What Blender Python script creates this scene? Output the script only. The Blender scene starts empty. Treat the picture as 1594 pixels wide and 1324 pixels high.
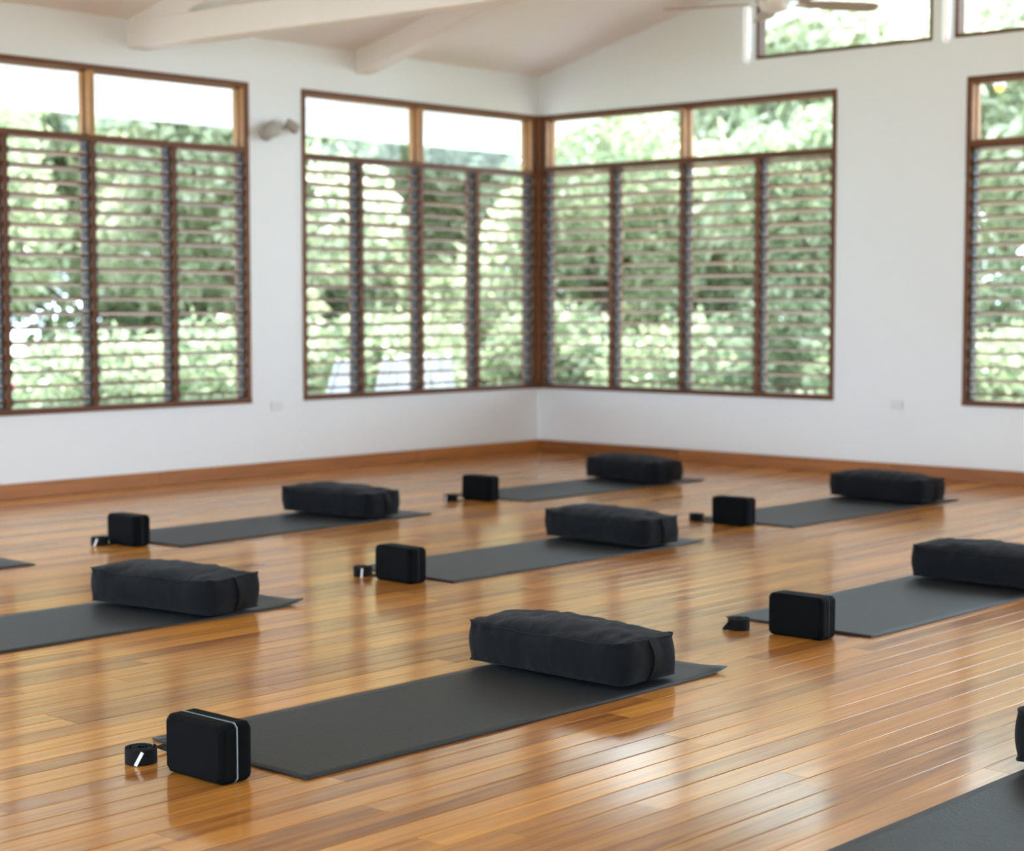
import bpy, bmesh, math, random
import numpy as np
from mathutils import Vector, Matrix, noise

random.seed(7)
RNG = np.random.default_rng(11)
S = bpy.context.scene
COL = S.collection

# ---------------------------------------------------------------- camera
CAM_LOC = Vector((-10.6005, -9.3017, 1.15))
CAM_AZ, CAM_PITCH, FPX = math.radians(42.104), math.radians(3.8615), 2815.05
cam = bpy.data.cameras.new('camera')
cam_o = bpy.data.objects.new('camera', cam)
COL.objects.link(cam_o)
cam_o.location = CAM_LOC
cam_o.rotation_euler = (math.pi / 2 - CAM_PITCH, 0, CAM_AZ - math.pi / 2)
cam.sensor_fit = 'HORIZONTAL'
cam.sensor_width = 36.0
cam.lens = FPX / 1594 * 36.0
cam.clip_end = 300
cam.dof.use_dof = True
cam.dof.focus_distance = 4.95
cam.dof.aperture_fstop = 2.9
S.camera = cam_o

# ---------------------------------------------------------------- sky, sun, exposure
world = bpy.data.worlds.new('overcast_sky')
S.world = world
world.use_nodes = True
wn = world.node_tree.nodes
bg = wn['Background']
bg.inputs['Color'].default_value = (0.76, 0.95, 1.13, 1)
bg.inputs['Strength'].default_value = 6.5
sun = bpy.data.lights.new('hazy_sun', 'SUN')
sun.energy = 24.0
sun.angle = math.radians(6)
sun.color = (1.0, 0.985, 0.96)
sun_o = bpy.data.objects.new('hazy_sun', sun)
COL.objects.link(sun_o)
sun_o.rotation_euler = Vector((-0.36, -0.16, -1.0)).to_track_quat('-Z', 'Y').to_euler()
S.view_settings.view_transform = 'Standard'
S.view_settings.look = 'None'
S.view_settings.gamma = 1.0
S.view_settings.use_curve_mapping = False
S.view_settings.exposure = 0.34
S.cycles.use_denoising = True
S.cycles.max_bounces = 10
S.cycles.diffuse_bounces = 6
S.cycles.transparent_max_bounces = 12
S.cycles.sample_clamp_indirect = 8.0


H90 = math.pi / 2

# ---------------------------------------------------------------- materials
MATS = {}


def newmat(name):
    m = bpy.data.materials.new(name)
    m.use_nodes = True
    MATS[name] = m
    return m, m.node_tree.nodes, m.node_tree.links, m.node_tree.nodes['Principled BSDF']


def simple(name, col, rough=0.5, spec=0.5, noise_scale=None, noise_amt=0.1, bump=0.0, bump_scale=200, metal=0.0, sheen=0.0):
    m, n, l, b = newmat(name)
    b.inputs['Base Color'].default_value = (*col, 1)
    b.inputs['Roughness'].default_value = rough
    b.inputs['Specular IOR Level'].default_value = spec
    b.inputs['Metallic'].default_value = metal
    if sheen:
        b.inputs['Sheen Weight'].default_value = sheen
        b.inputs['Sheen Roughness'].default_value = 0.5
    tc = n.new('ShaderNodeTexCoord')
    if noise_scale:
        t = n.new('ShaderNodeTexNoise')
        t.inputs['Scale'].default_value = noise_scale
        t.inputs['Detail'].default_value = 4
        l.new(tc.outputs['Object'], t.inputs['Vector'])
        r = n.new('ShaderNodeMapRange')
        r.inputs['To Min'].default_value = 1 - noise_amt
        r.inputs['To Max'].default_value = 1 + noise_amt
        l.new(t.outputs['Fac'], r.inputs['Value'])
        mx = n.new('ShaderNodeMix')
        mx.data_type = 'RGBA'
        mx.blend_type = 'MULTIPLY'
        mx.inputs['Factor'].default_value = 1
        mx.inputs['A'].default_value = (*col, 1)
        l.new(r.outputs['Result'], mx.inputs['B'])
        l.new(mx.outputs['Result'], b.inputs['Base Color'])
    if bump:
        t = n.new('ShaderNodeTexNoise')
        t.inputs['Scale'].default_value = bump_scale
        t.inputs['Detail'].default_value = 3
        l.new(tc.outputs['Object'], t.inputs['Vector'])
        bp = n.new('ShaderNodeBump')
        bp.inputs['Strength'].default_value = bump
        bp.inputs['Distance'].default_value = 0.002
        l.new(t.outputs['Fac'], bp.inputs['Height'])
        l.new(bp.outputs['Normal'], b.inputs['Normal'])
    return m


simple('wall_paint', (0.81, 0.835, 0.85), 0.55, 0.3, 1.2, 0.015, 0.15, 60)
simple('ceiling_paint', (0.88, 0.835, 0.81), 0.7, 0.2, 0.8, 0.02, 0.1, 40)
simple('white_paint', (0.85, 0.86, 0.86), 0.4, 0.5, 3, 0.02)
simple('chair_paint', (0.46, 0.47, 0.49), 0.5, 0.4, 3, 0.03)
simple('socket_white', (0.74, 0.74, 0.755), 0.4, 0.5, 10, 0.02)
simple('black_metal', (0.012, 0.012, 0.014), 0.35, 0.5, 20, 0.2)
simple('rack_metal', (0.025, 0.025, 0.028), 0.6, 0.2, 20, 0.1)
simple('foam', (0.0030, 0.0038, 0.0042), 0.65, 0.05, 60, 0.25, 0.35, 900)
simple('foam_stripe', (0.26, 0.32, 0.35), 0.6, 0.3, 30, 0.1)
simple('foam_stripe_dark', (0.022, 0.024, 0.028), 0.6, 0.3, 30, 0.1)
simple('cotton', (0.0045, 0.006, 0.0085), 0.9, 0.12, 25, 0.3, 0.5, 1200, sheen=0.08)
simple('webbing', (0.006, 0.006, 0.007), 0.8, 0.2, 80, 0.3, 0.5, 1500)
simple('tag_white', (0.85, 0.86, 0.9), 0.5, 0.4, 20, 0.03)
simple('taupe', (0.40, 0.37, 0.33), 0.6, 0.3, 15, 0.1)
simple('fan_blade', (0.42, 0.33, 0.26), 0.45, 0.4, 8, 0.1)
simple('bark', (0.11, 0.085, 0.06), 0.9, 0.2, 6, 0.3, 0.8, 30)
simple('bounce_stone', (0.21, 0.215, 0.215), 0.8, 0.2, 2, 0.06, 0.3, 40)  # stone of the added paving, its tone sets the upward bounce
simple('amber_glass', (0.85, 0.50, 0.10), 0.25, 0.5, 5, 0.1)
simple('petal', (0.80, 0.22, 0.32), 0.6, 0.3, 10, 0.1)
simple('outer_wall', (0.78, 0.77, 0.73), 0.8, 0.2, 2, 0.04)
simple('thatch', (0.32, 0.27, 0.21), 0.9, 0.1, 6, 0.2)


def wood(name, dark, light, rough, scale, island=False, coat=0.0, contrast=1.0, spec=0.5, objrand=True, bump=0.05):
    """grain runs along world x or the object's long axis, taken from position"""
    m, n, l, b = newmat(name)
    g = n.new('ShaderNodeNewGeometry')
    if island:
        rnd = g.outputs['Random Per Island']
    else:
        oi = n.new('ShaderNodeObjectInfo')
        rnd = oi.outputs['Random']
    off = n.new('ShaderNodeVectorMath')
    off.operation = 'MULTIPLY_ADD'
    cx = n.new('ShaderNodeCombineXYZ')
    for k in ('X', 'Y', 'Z'):
        l.new(rnd, cx.inputs[k])
    off.inputs[1].default_value = (37.0, 11.0, 5.0)
    l.new(cx.outputs[0], off.inputs[0])
    l.new(g.outputs['Position'], off.inputs[2])
    mp = n.new('ShaderNodeMapping')
    mp.inputs['Scale'].default_value = scale
    l.new(off.outputs[0], mp.inputs['Vector'])
    t1 = n.new('ShaderNodeTexNoise')
    t1.inputs['Scale'].default_value = 1.0
    t1.inputs['Detail'].default_value = 6
    t1.inputs['Roughness'].default_value = 0.62
    t1.inputs['Distortion'].default_value = 0.6
    l.new(mp.outputs[0], t1.inputs['Vector'])
    # tone of the plank itself plus grain
    mth = n.new('ShaderNodeMath')
    mth.operation = 'MULTIPLY_ADD'
    mth.inputs[1].default_value = 0.55
    l.new(rnd, mth.inputs[0])
    sc = n.new('ShaderNodeMath')
    sc.operation = 'MULTIPLY_ADD'
    sc.inputs[1].default_value = contrast
    sc.inputs[2].default_value = 0.22 - 0.5 * contrast
    l.new(t1.outputs['Fac'], sc.inputs[0])
    l.new(sc.outputs[0], mth.inputs[2])
    cr = n.new('ShaderNodeValToRGB')
    cr.color_ramp.elements[0].position = 0.0
    cr.color_ramp.elements[0].color = (*dark, 1)
    cr.color_ramp.elements[1].position = 1.0
    cr.color_ramp.elements[1].color = (*light, 1)
    l.new(mth.outputs[0], cr.inputs['Fac'])
    l.new(cr.outputs['Color'], b.inputs['Base Color'])
    b.inputs['Roughness'].default_value = rough
    b.inputs['Specular IOR Level'].default_value = spec
    if coat:
        # amber varnish: a warm gloss layer over the wood, stronger at flat angles
        gl = n.new('ShaderNodeBsdfGlossy')
        gl.inputs['Color'].default_value = (1.0, 0.92, 0.79, 1)
        gl.inputs['Roughness'].default_value = 0.14
        fr = n.new('ShaderNodeFresnel')
        fr.inputs['IOR'].default_value = 1.42
        sc_ = n.new('ShaderNodeMath')
        sc_.operation = 'MULTIPLY'
        sc_.inputs[1].default_value = coat
        l.new(fr.outputs[0], sc_.inputs[0])
        mix = n.new('ShaderNodeMixShader')
        l.new(sc_.outputs[0], mix.inputs['Fac'])
        l.new(b.outputs[0], mix.inputs[1])
        l.new(gl.outputs[0], mix.inputs[2])
        l.new(mix.outputs[0], n['Material Output'].inputs['Surface'])
    if bump:
        bp = n.new('ShaderNodeBump')
        bp.inputs['Strength'].default_value = bump
        bp.inputs['Distance'].default_value = 0.004
        l.new(t1.outputs['Fac'], bp.inputs['Height'])
        l.new(bp.outputs['Normal'], b.inputs['Normal'])
    return m


FL = dict(dark=(0.20, 0.054, 0.009), light=(0.80, 0.355, 0.063), rough=0.5, spec=0.08, scale=(1.5, 32, 32), coat=0.9, contrast=1.45, bump=0.03)
wood('floor_plank_wood', **FL)
wood('floor_far_wood', island=True, **FL)
wood('baseboard_wood', (0.17, 0.055, 0.012), (0.52, 0.20, 0.05), 0.45, (1.6, 1.6, 40), contrast=1.2)
wood('frame_wood', (0.085, 0.030, 0.011), (0.19, 0.072, 0.028), 0.5, (8, 8, 8), contrast=0.8, spec=0.25)
wood('lit_frame_wood', (0.24, 0.105, 0.042), (0.52, 0.27, 0.115), 0.5, (3, 3, 12), contrast=0.8, spec=0.25)  # frame wood made lighter: daylight on its side faces put into the colour
wood('louvre_wood', (0.135, 0.051, 0.016), (0.335, 0.147, 0.052), 0.5, (3, 3, 60), contrast=0.8)
simple('subfloor', (0.10, 0.045, 0.016), 0.6, 0.3, 4, 0.2)

# mat: woven texture bump
m, n, l, b = newmat('mat_rubber')
tc = n.new('ShaderNodeTexCoord')
wv = n.new('ShaderNodeTexVoronoi')
wv.inputs['Scale'].default_value = 160
l.new(tc.outputs['Object'], wv.inputs['Vector'])
nz = n.new('ShaderNodeTexNoise')
nz.inputs['Scale'].default_value = 9
nz.inputs['Detail'].default_value = 6
l.new(tc.outputs['Object'], nz.inputs['Vector'])
cr = n.new('ShaderNodeValToRGB')
cr.color_ramp.elements[0].color = (0.008, 0.0118, 0.0150, 1)
cr.color_ramp.elements[1].color = (0.017, 0.0235, 0.0285, 1)
l.new(nz.outputs['Fac'], cr.inputs['Fac'])
l.new(cr.outputs['Color'], b.inputs['Base Color'])
bp = n.new('ShaderNodeBump')
bp.inputs['Strength'].default_value = 0.45
bp.inputs['Distance'].default_value = 0.0015
l.new(wv.outputs['Distance'], bp.inputs['Height'])
l.new(bp.outputs['Normal'], b.inputs['Normal'])
b.inputs['Roughness'].default_value = 0.5
b.inputs['Specular IOR Level'].default_value = 0.42

# glass: clear with a faint reflection
m, n, l, b = newmat('window_glass')
n.remove(b)
tr = n.new('ShaderNodeBsdfTransparent')
tr.inputs['Color'].default_value = (0.97, 0.985, 0.98, 1)
gl = n.new('ShaderNodeBsdfGlossy')
gl.inputs['Roughness'].default_value = 0.02
fr = n.new('ShaderNodeLayerWeight')      # faint, angle-dependent surface reflection
pw = n.new('ShaderNodeMath')
pw.operation = 'POWER'
pw.inputs[1].default_value = 4.0
l.new(fr.outputs['Facing'], pw.inputs[0])
ma = n.new('ShaderNodeMath')
ma.operation = 'MULTIPLY_ADD'
ma.inputs[1].default_value = 0.5
ma.inputs[2].default_value = 0.02
l.new(pw.outputs[0], ma.inputs[0])
mx = n.new('ShaderNodeMixShader')
l.new(ma.outputs[0], mx.inputs['Fac'])
l.new(tr.outputs[0], mx.inputs[1])
l.new(gl.outputs[0], mx.inputs[2])
l.new(mx.outputs[0], n['Material Output'].inputs['Surface'])

# lamp tube (gives off light)
m, n, l, b = newmat('lamp_tube')
b.inputs['Base Color'].default_value = (0.9, 0.92, 0.93, 1)
b.inputs['Emission Color'].default_value = (0.9, 0.97, 1.0, 1)
b.inputs['Emission Strength'].default_value = 0.28


def leafmat(name, c1, c2, trans):
    m, n, l, b = newmat(name)
    g = n.new('ShaderNodeNewGeometry')
    cr = n.new('ShaderNodeValToRGB')
    cr.color_ramp.elements[0].color = (*c1, 1)
    cr.color_ramp.elements[1].color = (*c2, 1)
    l.new(g.outputs['Random Per Island'], cr.inputs['Fac'])
    l.new(cr.outputs['Color'], b.inputs['Base Color'])
    b.inputs['Roughness'].default_value = 0.38
    t = n.new('ShaderNodeBsdfTranslucent')
    l.new(cr.outputs['Color'], t.inputs['Color'])
    mx = n.new('ShaderNodeMixShader')
    mx.inputs['Fac'].default_value = trans
    l.new(b.outputs[0], mx.inputs[1])
    l.new(t.outputs[0], mx.inputs[2])
    l.new(mx.outputs[0], n['Material Output'].inputs['Surface'])


leafmat('leaf_deep', (0.11, 0.165, 0.08), (0.43, 0.465, 0.30), 0.48)
leafmat('leaf_mid', (0.20, 0.265, 0.135), (0.56, 0.585, 0.41), 0.5)
leafmat('leaf_pale', (0.25, 0.30, 0.165), (0.62, 0.635, 0.48), 0.5)

m, n, l, b = newmat('lawn_green')
tc = n.new('ShaderNodeTexCoord')
nz = n.new('ShaderNodeTexNoise')
nz.inputs['Scale'].default_value = 1.4
nz.inputs['Detail'].default_value = 8
l.new(tc.outputs['Object'], nz.inputs['Vector'])
cr = n.new('ShaderNodeValToRGB')
cr.color_ramp.elements[0].color = (0.11, 0.135, 0.075, 1)
cr.color_ramp.elements[1].color = (0.27, 0.295, 0.20, 1)
l.new(nz.outputs['Fac'], cr.inputs['Fac'])
l.new(cr.outputs['Color'], b.inputs['Base Color'])
b.inputs['Roughness'].default_value = 0.9


# soft creases in the cotton covers
nt = MATS['cotton'].node_tree
nz = nt.nodes.new('ShaderNodeTexNoise')
nz.inputs['Scale'].default_value = 15
nz.inputs['Detail'].default_value = 3
nz.inputs['Distortion'].default_value = 1.2
mp = nt.nodes.new('ShaderNodeMapping')
mp.inputs['Scale'].default_value = (0.6, 1.5, 0.5)
tcn = next(q for q in nt.nodes if q.type == 'TEX_COORD')
fine = next(q for q in nt.nodes if q.type == 'BUMP')
b2 = nt.nodes.new('ShaderNodeBump')
b2.inputs['Strength'].default_value = 0.4
b2.inputs['Distance'].default_value = 0.007
nt.links.new(tcn.outputs['Object'], mp.inputs['Vector'])
nt.links.new(mp.outputs[0], nz.inputs['Vector'])
nt.links.new(nz.outputs['Fac'], b2.inputs['Height'])
nt.links.new(b2.outputs['Normal'], fine.inputs['Normal'])


# ---------------------------------------------------------------- helpers
def link(name, data, mat=None, parent=None):
    o = bpy.data.objects.new(name, data)
    COL.objects.link(o)
    if data is not None and mat is not None and not data.materials:
        data.materials.append(MATS[mat])
    if parent is not None:
        o.parent = parent
    return o


def empty(name, loc=(0, 0, 0), rz=0.0):
    o = bpy.data.objects.new(name, None)
    COL.objects.link(o)
    o.location = loc
    o.rotation_euler = (0, 0, rz)
    o.empty_display_size = 0.1
    return o


def tag(o, label, cat=None, group=None, kind=None):
    o['label'] = label
    if cat:
        o['category'] = cat
    if group:
        o['group'] = group
    if kind:
        o['kind'] = kind
    return o


class MB:
    """collects geometry of ONE part"""

    def __init__(self):
        self.v, self.f = [], []

    def poly(self, verts, faces):
        k = len(self.v)
        self.v += [tuple(p) for p in verts]
        self.f += [tuple(i + k for i in f) for f in faces]
        return self

    def box(self, x0, x1, y0, y1, z0, z1):
        x0, x1 = sorted((x0, x1)); y0, y1 = sorted((y0, y1)); z0, z1 = sorted((z0, z1))
        v = [(x, y, z) for z in (z0, z1) for y in (y0, y1) for x in (x0, x1)]
        return self.poly(v, [(0, 2, 3, 1), (4, 5, 7, 6), (0, 1, 5, 4), (2, 6, 7, 3), (0, 4, 6, 2), (1, 3, 7, 5)])

    def prism(self, pts, axis, a0, a1):
        """polygon pts (2-D) extruded along axis 'x' or 'y' or 'z'"""
        def P(p, a):
            return {'x': (a, p[0], p[1]), 'y': (p[0], a, p[1]), 'z': (p[0], p[1], a)}[axis]
        n_ = len(pts)
        v = [P(p, a0) for p in pts] + [P(p, a1) for p in pts]
        f = [tuple(range(n_))[::-1], tuple(range(n_, 2 * n_))]
        f += [(i, (i + 1) % n_, n_ + (i + 1) % n_, n_ + i) for i in range(n_)]
        return self.poly(v, f)

    def tube(self, path, rad, seg=8, closed=False, caps=True):
        path = [Vector(p) for p in path]
        n_ = len(path)
        rs = rad if hasattr(rad, '__len__') else [rad] * n_
        rings = []
        for i, p in enumerate(path):
            a = path[(i - 1) % n_] if (i > 0 or closed) else p
            c_ = path[(i + 1) % n_] if (i < n_ - 1 or closed) else p
            d = (c_ - a).normalized() if (c_ - a).length > 1e-9 else Vector((0, 0, 1))
            up = Vector((0, 0, 1)) if abs(d.z) < 0.95 else Vector((1, 0, 0))
            s = d.cross(up).normalized()
            u = s.cross(d)
            rings.append([p + (s * math.cos(t) + u * math.sin(t)) * rs[i] for t in [2 * math.pi * k / seg for k in range(seg)]])
        v = [q for r in rings for q in r]
        f = []
        for i in range(n_ if closed else n_ - 1):
            j = (i + 1) % n_
            for k in range(seg):
                k2 = (k + 1) % seg
                f.append((i * seg + k, i * seg + k2, j * seg + k2, j * seg + k))
        if caps and not closed:
            f.append(tuple(range(seg))[::-1])
            f.append(tuple((n_ - 1) * seg + k for k in range(seg)))
        return self.poly(v, f)

    def lathe(self, prof, seg=20, centre=(0, 0, 0)):
        v, f = [], []
        for r, z in prof:
            for k in range(seg):
                t = 2 * math.pi * k / seg
                v.append((centre[0] + r * math.cos(t), centre[1] + r * math.sin(t), centre[2] + z))
        for i in range(len(prof) - 1):
            for k in range(seg):
                k2 = (k + 1) % seg
                f.append((i * seg + k, i * seg + k2, (i + 1) * seg + k2, (i + 1) * seg + k))
        f.append(tuple(range(seg))[::-1])
        f.append(tuple((len(prof) - 1) * seg + k for k in range(seg)))
        return self.poly(v, f)

    def mesh(self, name, smooth=False, bevel=0.0, segs=1):
        me = bpy.data.meshes.new(name)
        me.from_pydata(self.v, [], self.f)
        bm = bmesh.new()
        bm.from_mesh(me)
        bmesh.ops.recalc_face_normals(bm, faces=bm.faces)
        if bevel:
            es = [e for e in bm.edges if len(e.link_faces) == 2 and e.calc_face_angle(0) > 0.6]
            bmesh.ops.bevel(bm, geom=es, offset=bevel, segments=segs, affect='EDGES', clamp_overlap=True)
        bm.to_mesh(me)
        bm.free()
        if smooth:
            me.polygons.foreach_set('use_smooth', [True] * len(me.polygons))
        me.update()
        return me

    def obj(self, name, mat, parent=None, smooth=False, bevel=0.0, segs=1):
        return link(name, self.mesh(name, smooth, bevel, segs), mat, parent)


def project(p):
    d = Vector(p) - CAM_LOC
    ca, sa, cp, sp = math.cos(CAM_AZ), math.sin(CAM_AZ), math.cos(CAM_PITCH), math.sin(CAM_PITCH)
    F = Vector((ca * cp, sa * cp, -sp)); R = Vector((sa, -ca, 0)); U = Vector((ca * sp, sa * sp, cp))
    z = d.dot(F)
    if z < 0.2:
        return None
    return 797 + FPX * d.dot(R) / z, 662 - FPX * d.dot(U) / z, z


# ---------------------------------------------------------------- room dimensions
X0, Y0 = -13.0, -12.0           # far ends of the room (behind the camera)
EAVE, SLOPE, RIDGE_Y = 2.89, 0.25, -6.0
T = 0.11                        # wall thickness
SILL, HEAD = 0.492, 2.592


def ceil_z(y):
    return EAVE + SLOPE * (-y if y > RIDGE_Y else (y - Y0))


# ---------------------------------------------------------------- floor of single planks
floor = MB().box(X0 - T, T, Y0 - T, T, -0.25, -0.020).obj('floor', 'subfloor')
tag(floor, 'glossy honey brown floor of narrow wooden planks', 'floor', kind='structure')
PW, PG = 0.0898, 0.0008
HW = (PW - PG) / 2
PROFILE = ((-HW, -0.0195), (-HW, -0.0006), (-HW + 0.0028, 0), (HW - 0.0028, 0), (HW, -0.0006), (HW, -0.0195))   # eased long edges
plank_mesh = MB().prism(PROFILE, 'x', -0.5, 0.5).mesh('plank')
planks = []
row = 0
y = -PW / 2 - 0.02
while y > Y0:
    x = X0 - random.random() * 2.0
    while x < -0.02:
        L = random.choice((1.1, 1.5, 1.8, 2.1, 2.4, 2.7)) + random.random() * 0.2
        a, b_ = max(x, X0), min(x + L, -0.02)
        if b_ - a > 0.05:
            area = 0.0
            pts = []
            for k in range(5):
                q = project((a + (b_ - a) * k / 4, y, 0))
                q2 = project((a + (b_ - a) * k / 4, y - PW, 0))
                pts.append((q, q2))
            for (p1, p2), (p3, p4) in zip(pts, pts[1:]):
                if None in (p1, p2, p3, p4):
                    continue
                mx_, my_ = (p1[0] + p3[0]) / 2, (p1[1] + p3[1]) / 2
                if -60 < mx_ < 1654 and my_ < 1370:
                    area += abs(p3[0] - p1[0]) * (abs(p2[1] - p1[1]) + 0.2 * abs(p2[0] - p1[0]))
            planks.append((area, a, b_, y))
        x += L
    y -= PW
planks.sort(reverse=True)
for area, a, b_, y in planks[:300]:
    o = link('plank', plank_mesh, 'floor_plank_wood', floor)
    o.location = ((a + b_) / 2, y, random.uniform(-0.0004, 0.0))
    o.scale = (b_ - a - 0.0008, 1, 1)
    o.rotation_euler = (random.uniform(-0.005, 0.005), 0, 0)
far = MB()
for area, a, b_, y in planks[300:]:
    a2, b2 = a + 0.0006, b_ - 0.0006
    v = [(x, y + yy, z) for x in (a2, b2) for yy, z in PROFILE]
    far.poly(v, [(i, (i + 1) % 6, 6 + (i + 1) % 6, 6 + i) for i in range(6)] + [tuple(range(6))[::-1], tuple(range(6, 12))])
fo = far.obj('plank_rows', 'floor_far_wood', floor)
fo['kind'] = 'stuff'

# ---------------------------------------------------------------- walls with their openings
# wall coordinate u runs away from the room corner, d into the wall
# gable wall (x = 0): openings (u0, u1, z0, z1 at u0, z1 at u1)
WIN_C = (0.0, 2.675)
WIN_D = (3.64, 6.32)
DOOR = (6.9, 10.9)
CL_E = (2.015, 3.385, 2.845)
CL_F = (3.545, 4.915, 2.845)
CL_G = (5.08, 6.45, 2.845)


def gable_openings(u0, u1):
    m_ = (u0 + u1) / 2
    r = []
    for w in (WIN_C, WIN_D):
        if w[0] - 1e-6 <= m_ <= w[1]:
            r.append(((SILL, SILL), (HEAD, HEAD)))
    if DOOR[0] <= m_ <= DOOR[1]:
        r.append(((0.0, 0.0), (HEAD, HEAD)))
    for w in (CL_E, CL_F, CL_G):
        if w[0] <= m_ <= w[1]:
            top = lambda u: ceil_z(-u) - 0.14
            r.append(((w[2], w[2]), (top(u0), top(u1))))
    return r


wr = MB()
brk = sorted({0.0, *WIN_C, *WIN_D, *DOOR, *CL_E[:2], *CL_F[:2], *CL_G[:2], 6.0, -Y0, -T})
for u0, u1 in zip(brk, brk[1:]):
    bands = []
    lo = (-0.24, -0.24)
    for (b0, b1), (t0, t1) in gable_openings(u0, u1) if u0 >= 0 else ([((SILL, SILL), (HEAD, HEAD))]):
        bands.append((lo, (b0, b1)))
        lo = (t0, t1)
    bands.append((lo, (ceil_z(-max(u0, 0)) + 0.02, ceil_z(-u1) + 0.02)))
    for (a0, a1), (c0, c1) in bands:
        wr.prism([(-u0, a0), (-u1, a1), (-u1, c1), (-u0, c0)], 'x', 0.0, T)
wall_right = wr.obj('wall_right', 'wall_paint')
tag(wall_right, 'white gable wall with upper and louvred windows rising to the sloping ceiling', 'wall', kind='structure')

wl = MB()
WIN_A = (2.885, 5.325)
WIN_B = (0.0, 2.425)
brk = [0.0, WIN_B[1], WIN_A[0], WIN_A[1], 6.0, 8.4, 9.2, 11.6, -X0]
for i, (u0, u1) in enumerate(zip(brk, brk[1:])):
    if i % 2 == 0:
        wl.box(-u0, -u1, 0, T, -0.24, SILL)
        wl.box(-u0, -u1, 0, T, HEAD, EAVE + 0.02)
    else:
        wl.box(-u0, -u1, 0, T, -0.24, EAVE + 0.02)
wall_left = wl.obj('wall_left', 'wall_paint')
tag(wall_left, 'white eaves wall with long louvred windows under the lowest part of the ceiling', 'wall', kind='structure')

wb = MB()   # behind the camera
wb.box(X0 - T, X0, Y0, 0, -0.24, 0.02)
for a, b_ in ((Y0, -8.4), (-2.2, 0)):
    wb.box(X0 - T, X0, a, b_, 0, 2.6)
wb.prism([(Y0, 2.6), (0, 2.6), (0, EAVE + .02), (RIDGE_Y, ceil_z(RIDGE_Y) + .02), (Y0, EAVE + .02)], 'x', X0 - T, X0)
tag(wb.obj('wall_back', 'wall_paint'), 'white gable wall with two wide doorways opposite the louvred gable', 'wall', kind='structure')
ws = MB()
ws.box(X0 - T, T, Y0 - T, Y0, -0.24, 0.02)
for a, b_ in ((X0 - T, -9.4), (-6.6, T)):
    ws.box(a, b_, Y0 - T, Y0, 0, 2.6)
ws.box(X0 - T, T, Y0 - T, Y0, 2.6, EAVE + 0.02)
tag(ws.obj('wall_front', 'wall_paint'), 'white wall with three wide openings facing the corner windows', 'wall', kind='structure')

# ---------------------------------------------------------------- ceiling, rafters, roof
cl = MB()
cl.prism([(0, EAVE), (RIDGE_Y, ceil_z(RIDGE_Y)), (RIDGE_Y, ceil_z(RIDGE_Y) + 0.1), (0, EAVE + 0.1)], 'x', X0, 0)
cl.prism([(Y0, EAVE), (RIDGE_Y, ceil_z(RIDGE_Y)), (RIDGE_Y, ceil_z(RIDGE_Y) + 0.1), (Y0, EAVE + 0.1)], 'x', X0, 0)
ceiling = cl.obj('ceiling', 'ceiling_paint')
tag(ceiling, 'cream sloping ceiling with exposed painted rafters', 'ceiling', kind='structure')
for xr in (-1.93, -3.83, -5.73, -7.63, -9.53, -11.43):
    for side in (0, 1):
        r = MB()
        w = 0.14
        if side == 0:
            r.prism([(0.0, 2.735), (RIDGE_Y, 2.735 - SLOPE * RIDGE_Y), (RIDGE_Y, ceil_z(RIDGE_Y) + 0.02), (0.0, EAVE + 0.02)], 'x', xr, xr + w)
        else:
            r.prism([(Y0, 2.735), (RIDGE_Y, 2.735 - SLOPE * RIDGE_Y), (RIDGE_Y, ceil_z(RIDGE_Y) + 0.02), (Y0, EAVE + 0.02)], 'x', xr, xr + w)
        r.obj('rafter', 'ceiling_paint', ceiling, bevel=0.008)
for xr in (-3.83, -7.63, -11.43):
    t = MB()
    t.prism([(0.0, 2.715), (-3.0, 2.668), (-9.0, 2.668), (Y0, 2.715), (Y0, 2.885), (-9.0, 2.843), (-3.0, 2.843), (0.0, 2.885)], 'x', xr - 0.004, xr + 0.14)
    t.obj('tie_beam', 'ceiling_paint', ceiling, bevel=0.008)
rg = MB().box(X0, 0, RIDGE_Y - 0.07, RIDGE_Y + 0.07, ceil_z(RIDGE_Y) - 0.25, ceil_z(RIDGE_Y) + 0.01).obj('ridge_beam', 'ceiling_paint', ceiling, bevel=0.008)

rf = MB()
OV, GOV = 1.22, 1.15
for s in (0, 1):
    ye = OV if s == 0 else Y0 - OV
    ze = EAVE - SLOPE * OV
    pts = [(ye, ze + 0.16), (RIDGE_Y, ceil_z(RIDGE_Y) + 0.16), (RIDGE_Y, ceil_z(RIDGE_Y) + 0.34), (ye, ze + 0.34)]
    rf.prism(pts, 'x', X0 - GOV, GOV)
roof = rf.obj('roof', 'thatch')
tag(roof, 'pitched roof with deep white eaves over the hall', 'roof', kind='structure')
for s in (0, 1):
    ya, ye = (T, OV) if s == 0 else (Y0 - T, Y0 - OV)
    MB().prism([(ya, 2.74), (ye, 2.437), (ye, 2.46), (ya, 2.76)], 'x', X0 - GOV, GOV).obj('soffit', 'white_paint', roof)
    sg = 1 if s == 0 else -1
    MB().prism([(ye, 2.437), (ye + sg * 0.03, 2.437), (ye + sg * 0.03, 2.95), (ye, 2.95)], 'x', X0 - GOV, GOV).obj('fascia', 'white_paint', roof)

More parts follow.
